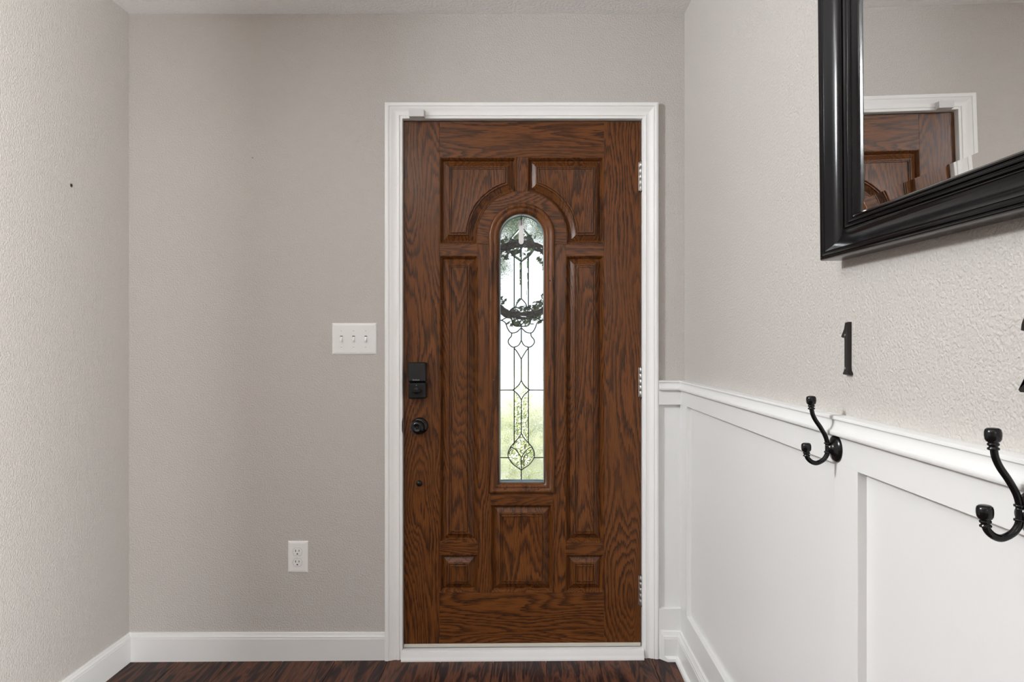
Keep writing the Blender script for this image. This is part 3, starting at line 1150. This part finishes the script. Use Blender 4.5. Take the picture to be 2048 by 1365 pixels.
def make_hook(label):
    yk = hook_z - D
    root = empty('coat_hook', (XB_, yk, H - (897.7 - CY) * hook_z / F))
    tag(root, label, 'coat hook', 'black double coat hooks on the wainscot rail')

    def q(cx_, cy_):
        d, z = hookpx(1590 + cx_ / 8.03, 780 + cy_ / 8.03)
        return Vector((XB_ - d, yk, z))
    pc = q(655, 945); pc.x = XB_
    MB().lathe([(0.0252, 0), (0.0255, 0.0015), (0.0240, 0.004), (0.0195, 0.0068), (0.0130, 0.0095), (0.0095, 0.0125), (0.0085, 0.0165), (0, 0.0168)], pc, (-1, 0, 0), 36).build('back_plate', M_BLACK, root)
    for s in (-1, 1):
        MB().lathe([(0.0030, 0), (0.0028, 0.0012), (0, 0.0020)], pc + Vector((-0.0058, s * 0.0165, -0.002)), (-1, s * 0.45, 0), 12).build('screw', M_NUMBER, root)
    up = spline([q(520, 990), q(522, 900), q(517, 845), q(485, 740), q(412, 610), q(330, 490), q(283, 390), q(265, 290), q(262, 240)], 6)
    rr = [0.0041] * len(up)
    MB().tube(up, rr, 12).build('upper_arm', M_BLACK, root)
    lo = spline([q(522, 880), q(520, 990), q(505, 1060), q(450, 1130), q(350, 1178), q(270, 1160), q(208, 1105), q(182, 1040), q(178, 995)], 6)
    MB().tube(lo, 0.0043, 12).build('lower_arm', M_BLACK, root)
    kprof = [(0.0050, -0.0185), (0.0063, -0.0178), (0.0063, -0.0162), (0.0045, -0.0148), (0.0045, -0.0142), (0.0062, -0.0128), (0.0062, -0.0112), (0.0050, -0.0098),
             (0.0070, -0.0088), (0.0084, -0.0062), (0.0089, -0.0020), (0.0088, 0.0020), (0.0080, 0.0048), (0.0062, 0.0063), (0.003, 0.0068), (0, 0.0069)]
    for cx_, cy_, ang in ((260, 157, 0.03), (180, 912, 0.05)):
        MB().lathe(kprof, q(cx_, cy_), (-ang, 0, 1), 20).build('knob', M_BLACK, root)
    for cy_ in (860, 1000):
        MB().lathe([(0.0042, -0.0016), (0.0060, -0.0010), (0.0060, 0.0010), (0.0042, 0.0016)], q(520, cy_), (0, 0, 1), 16).build('collar', M_BLACK, root)
    return root


hk = make_hook('black double coat hook on the rail below the number one')
dy = -(hook_z - 0.7503 - (F * (XR - T) / (1672.5 - CX) - F * (XB_ - 0.0169) / (1654.8 - CX)))
dy = 0.7503 - F * (XB_ - hookpx(1654.8, 895)[0]) / (1654.8 - CX)
h2 = hk.copy(); COL.objects.link(h2)
h2.location.y += dy
h2['label'] = 'black double coat hook at the right edge below the number two'
for ch in list(hk.children):
    c = ch.copy(); COL.objects.link(c); c.parent = h2; c.matrix_parent_inverse = ch.matrix_parent_inverse.copy()

# ------------------------------------------------------------------ house numbers on the wall
n1z = 1.217
nzt, nzb = 1.2245, 1.1275
yn = n1z - D
one = [(-0.0060, 0.0), (-0.0060, 0.012), (-0.0060, 0.0)]


def number_one():
    # outline in (u towards the camera, v up), metres
    o = [(-0.0120, 0.0), (0.0110, 0.0), (0.0118, 0.0030), (0.0072, 0.0080), (0.0060, 0.0140), (0.0060, 0.0960), (0.0050, 0.0970), (-0.0040, 0.0965),
         (-0.0056, 0.0900), (-0.0075, 0.0830), (-0.0120, 0.0760), (-0.0185, 0.0715), (-0.0190, 0.0695), (-0.0150, 0.0680), (-0.0100, 0.0685), (-0.0065, 0.0672),
         (-0.0060, 0.0620), (-0.0060, 0.0140), (-0.0075, 0.0085), (-0.0122, 0.0032)]
    hs = [(0, 0.0), (0, 0.0060), (0.0008, 0.0080), (0.0022, 0.0086)]
    return [[(XR - h, yn - u, nzb + v) for u, v in inset(o, d)] for d, h in hs]


nb = empty('number_one', (XR, yn, nzb))
tag(nb, 'dark bronze house number one on the wall between mirror and rail', 'house number', 'bronze house numbers above the coat hooks')
MB().loft(number_one()).build('numeral', M_NUMBER, nb)
for v in (0.073, 0.012):
    MB().lathe([(0.0022, 0), (0.0021, 0.0008), (0, 0.0012)], (XR - 0.0085, yn + 0.001, nzb + v), (-1, 0, 0), 10).build('nail_head', M_STEEL, nb)

# the two: a heavy stroke with tapering ends, offset from a centre line
y2n = 0.7575 - D
nb2 = empty('number_two', (XR, y2n, nzb))
tag(nb2, 'dark bronze house number two cut off by the right picture edge', 'house number', 'bronze house numbers above the coat hooks')
cl = [(-0.0230, 0.0700, 0.0045), (-0.0205, 0.0800, 0.0050), (-0.0120, 0.0890, 0.0050), (0.0000, 0.0920, 0.0050), (0.0120, 0.0870, 0.0060), (0.0170, 0.0750, 0.0070),
      (0.0130, 0.0600, 0.0068), (0.0020, 0.0430, 0.0062), (-0.0110, 0.0270, 0.0058), (-0.0195, 0.0130, 0.0056)]
cs = spline([(a, b) for a, b, _ in cl], 4)
wsp = spline([(c, 0) for _, _, c in cl], 4)
left, right = [], []
for i, p in enumerate(cs):
    t = (cs[min(i + 1, len(cs) - 1)] - cs[max(i - 1, 0)]).normalized()
    nn = Vector((-t.y, t.x)) * wsp[i].x
    left.append(tuple(p + nn)); right.append(tuple(p - nn))
poly2 = left + [(-0.0275, 0.0010), (-0.0265, 0.0), (0.0235, 0.0), (0.0250, 0.0160), (0.0205, 0.0130), (-0.0080, 0.0125)] + right[::-1][1:]
MB().loft([[(XR - h, y2n - u, nzb + v) for u, v in inset(poly2, d, 1.5)] for d, h in [(0, 0), (0, 0.0060), (0.0007, 0.0080), (0.0016, 0.0086)]]).build('numeral', M_NUMBER, nb2)

# ------------------------------------------------------------------ mirror
FA, FB = 0.5455, 0.5815            # world x of the frame's front outer edge and of the glass at the bottom
zfar = F * FA / (1639.7 - CX)
YF = zfar - D                      # far edge of the frame
ZBOT = H + (CY - 521.9) * zfar / F
LEAN, ROLL = 0.0165, 0.0155
FH = FB - FA                       # height of the frame's outer edge over the glass
W_, HT_ = 0.76, 0.98
FW = 0.0765
mr = empty('wall_mirror', (FB, YF, ZBOT))
# local axes: X = along the wall towards the camera, Y = up, Z = into the room
bx = Vector((0, -1, -ROLL)).normalized()
by = Vector((-LEAN, 0, 1)); by = (by - bx * by.dot(bx)).normalized()
bz = bx.cross(by)
if bz.x > 0: bz = -bz
tag(mr, 'large mirror in a wide black frame hanging on the right wall', 'mirror')
org = Vector((FB, YF, ZBOT))


def ml(u, v, h):
    return org + bx * u + by * v + bz * h


mprof = [(0.0, -0.004), (0.0, FH - 0.004), (0.0010, FH - 0.0008), (0.0030, FH + 0.0004), (0.0050, FH - 0.0004), (0.0060, FH - 0.0026), (0.0072, FH - 0.0028), (0.0082, FH - 0.0008), (0.0105, FH), (0.0128, FH - 0.0010),
         (0.0138, FH - 0.0034), (0.0152, FH - 0.0036), (0.0162, FH - 0.0028), (0.0200, FH - 0.0068), (0.0245, FH - 0.0122), (0.0300, FH - 0.0172), (0.0360, FH - 0.0206), (0.0420, FH - 0.0222), (0.0465, FH - 0.0216), (0.0485, FH - 0.0196),
         (0.0496, FH - 0.0200), (0.0502, FH - 0.0236), (0.0518, FH - 0.0240), (0.0532, FH - 0.0212), (0.0556, FH - 0.0208), (0.0576, FH - 0.0226), (0.0584, FH - 0.0262), (0.0600, FH - 0.0264),
         (0.0614, FH - 0.0236), (0.0640, FH - 0.0232), (0.0660, FH - 0.0254), (0.0668, FH - 0.0290), (0.0684, FH - 0.0292), (0.0698, FH - 0.0276), (0.0722, FH - 0.0282), (0.0745, FH - 0.0318), (FW, 0.0012), (FW, -0.004)]


def frame_side(kind):
    la, lb = [], []
    for s, h in mprof:
        if kind == 'left': a, b = (s, s), (s, HT_ - s)
        elif kind == 'right': a, b = (W_ - s, s), (W_ - s, HT_ - s)
        elif kind == 'bottom': a, b = (s, s), (W_ - s, s)
        else: a, b = (s, HT_ - s), (W_ - s, HT_ - s)
        la.append(ml(*a, h)); lb.append(ml(*b, h))
    MB().loft([la, lb]).build('frame_moulding', M_FRAME, mr, soft=0.75)


for kind in ('left', 'right', 'bottom', 'top'):
    frame_side(kind)
gi = FW - 0.003
bw = 0.0195


def mrect(d, h):
    return [ml(d, d, h), ml(W_ - d, d, h), ml(W_ - d, HT_ - d, h), ml(d, HT_ - d, h)]


MB().loft([mrect(gi, -0.0030), mrect(gi, -0.0008), mrect(FW + bw, 0.0)]).build('mirror_glass', M_MIRROR, mr)
MB().loft([mrect(0.016, -0.0062), mrect(0.016, -0.0031)]).build('backing_board', M_BACKING, mr)
for u in (0.14, W_ - 0.14):
    MB().tube([ml(u, HT_ - 0.10, -0.006), ml(u, HT_ - 0.03, -0.010), Vector((XR, ml(u, 0, 0).y, ml(u, HT_ + 0.0, 0).z - 0.02))], 0.0012, 6).build('hanging_wire', M_STEELDARK, mr)

# ------------------------------------------------------------------ outdoors, seen through the glass
GZ = -0.16
tag(MB().box(-14, 14, 0.11, 40, GZ - 0.1, GZ).build('ground_outside', M_LAWN), 'lawn outside the front door', 'lawn', kind='structure')
tag(MB().box(-1.6, 1.5, 0.11, 26, GZ, GZ + 0.02).build('path_outside', M_CONCRETE), 'pale concrete drive outside the front door', 'drive', kind='structure')
tag(MB().box(-0.9, 0.9, 0.11, 1.4, GZ, -0.02).build('porch_step', M_CONCRETE), 'concrete porch step outside the front door', 'step', kind='structure')


def leaves(mb, centre, rad, count, size, rnd, flat=(1, 1, 1)):
    for _ in range(count):
        while True:
            p = Vector((rnd.uniform(-1, 1), rnd.uniform(-1, 1), rnd.uniform(-1, 1)))
            if 0.25 < p.length < 1: break
        p = Vector(centre) + Vector((p.x * rad * flat[0], p.y * rad * flat[1], p.z * rad * flat[2]))
        d = Vector((rnd.uniform(-1, 1), rnd.uniform(-1, 1), rnd.uniform(-1, 1))).normalized()
        u = d.orthogonal().normalized(); w = d.cross(u)
        s = size * rnd.uniform(0.6, 1.3)
        mb.add([p - u * s, p + w * s * 0.45 + d * s * 0.12, p + u * s, p - w * s * 0.45 + d * s * 0.12], [(0, 1, 2, 3)])


def tree(x, y, h, rnd, label, blobs, count, size):
    t = empty('garden_tree', (x, y, GZ))
    tag(t, label, 'tree')
    pts = spline([(x, y, GZ), (x + 0.05, y, GZ + h * 0.3), (x - 0.05, y + 0.05, GZ + h * 0.6), (x + 0.02, y, GZ + h)], 4)
    mb = MB().tube(pts, [0.14 - 0.11 * i / (len(pts) - 1) for i in range(len(pts))], 8)
    for bx_, by_, bz_, r in blobs:
        mb.tube([(x, y, GZ + h * 0.45), (x + bx_ * 0.6, y + by_ * 0.6, GZ + h * 0.45 + (bz_ - h * 0.45) * 0.7), (x + bx_, y + by_, GZ + bz_)], [0.05, 0.03, 0.01], 6)
    mb.build('trunk', M_BARK, t)
    lm = MB()
    for bx_, by_, bz_, r in blobs:
        leaves(lm, (x + bx_, y + by_, GZ + bz_), r, count, size, rnd, (1, 1, 0.75))
    tag(lm.build('foliage', M_LEAF, t, fix=False), kind='stuff')


rnd = random.Random(5)
tree(-1.9, 6.5, 5.2, rnd, 'leafy tree beyond the glass, its branches crossing the top of the arch',
     [(1.25, -0.4, 2.85, 0.55), (1.85, -0.4, 2.95, 0.5), (2.2, -0.3, 3.2, 0.6), (1.6, 0.0, 3.5, 0.7), (1.30, -0.5, 2.35, 0.36), (0.2, 0.2, 3.4, 1.0), (2.9, 0.3, 3.6, 0.9), (-1.1, 0.1, 3.6, 1.0), (0.4, -0.6, 2.3, 0.6), (-0.6, 0.3, 4.6, 1.0), (2.2, 0.2, 4.9, 1.0)], 130, 0.085)
tree(3.4, 9.5, 5.6, rnd, 'leafy tree standing farther out at the right of the drive',
     [(-0.9, 0, 2.6, 0.8), (0.3, 0, 3.3, 1.1), (1.2, 0.2, 4.0, 1.2), (-0.4, 0.4, 4.6, 1.2), (0.6, 0, 2.1, 0.9)], 420, 0.09)


def shrub(x, y, r, hgt, label, rnd, count=900, size=0.03):
    t = empty('garden_shrub', (x, y, GZ))
    tag(t, label, 'shrub')
    mb = MB()
    for i in range(5):
        a = i * 1.26
        mb.tube([(x, y, GZ), (x + math.cos(a) * r * 0.4, y + math.sin(a) * r * 0.4, GZ + hgt * 0.7)], [0.012, 0.005], 6)
    mb.build('stem', M_BARK, t)
    lm = MB()
    leaves(lm, (x, y, GZ + hgt * 0.55), r, count, size, rnd, (1, 1, hgt * 0.5 / r))
    tag(lm.build('foliage', M_SHRUB, t, fix=False), kind='stuff')


shrub(-0.06, 2.2, 0.30, 1.02, 'yellow-green garden shrub seen through the lower glass', rnd, 9000, 0.013)
shrub(-1.25, 3.0, 0.45, 0.8, 'low green garden shrub at the left outside the glass', rnd)

# wreath on the weather side of the door
WC = Vector(((1043.0 - CX) * (D + 0.105) / F, 0.105, H - (560 - CY) * (D + 0.105) / F))
WR = 73.0 * (D + 0.105) / F
wr = empty('door_wreath', WC - Vector((0, 0, WR)))
tag(wr, 'twig wreath with green leaves hanging outside the arched glass', 'wreath')
mb = MB()
rw = random.Random(11)
for k in range(14):
    ph = rw.uniform(0, 6.28); rr0 = rw.uniform(0.004, 0.017); tw = rw.choice((3, 4, 5, -3, -4))
    pts = []
    for i in range(72):
        a = 2 * math.pi * i / 72
        r_ = WR + rr0 * math.cos(tw * a + ph) + 0.0015 * math.sin(17 * a + ph)
        pts.append(WC + Vector((r_ * math.cos(a), rr0 * math.sin(tw * a + ph), r_ * math.sin(a))))
    mb.tube(pts, 0.0032, 5, True)
mb.build('twig_ring', M_TWIG, wr, fix=False)
lm = MB()
for _ in range(620):
    a = rw.uniform(0, 2 * math.pi)
    if 0.15 < (a / (2 * math.pi)) % 0.5 < 0.2: continue
    r_ = WR + rw.choice((-1, 1)) * rw.uniform(0.006, 0.042)
    p = WC + Vector((r_ * math.cos(a), rw.uniform(-0.012, 0.03), r_ * math.sin(a)))
    d = Vector((rw.uniform(-1, 1), rw.uniform(-1, 1), rw.uniform(-1, 1))).normalized()
    u = d.orthogonal().normalized(); w = d.cross(u); s = rw.uniform(0.008, 0.017)
    lm.add([p - u * s, p + w * s * 0.5, p + u * s, p - w * s * 0.5], [(0, 1, 2, 3)])
tag(lm.build('foliage', M_WLEAF, wr, fix=False), kind='stuff')
MB().tube([WC + Vector((0, -0.01, WR)), WC + Vector((0, -0.028, WR + 0.03)), Vector((WC.x, 0.05, P(0, 441, 0.05).z))], 0.0012, 6).build('cord', M_TWIG, wr)
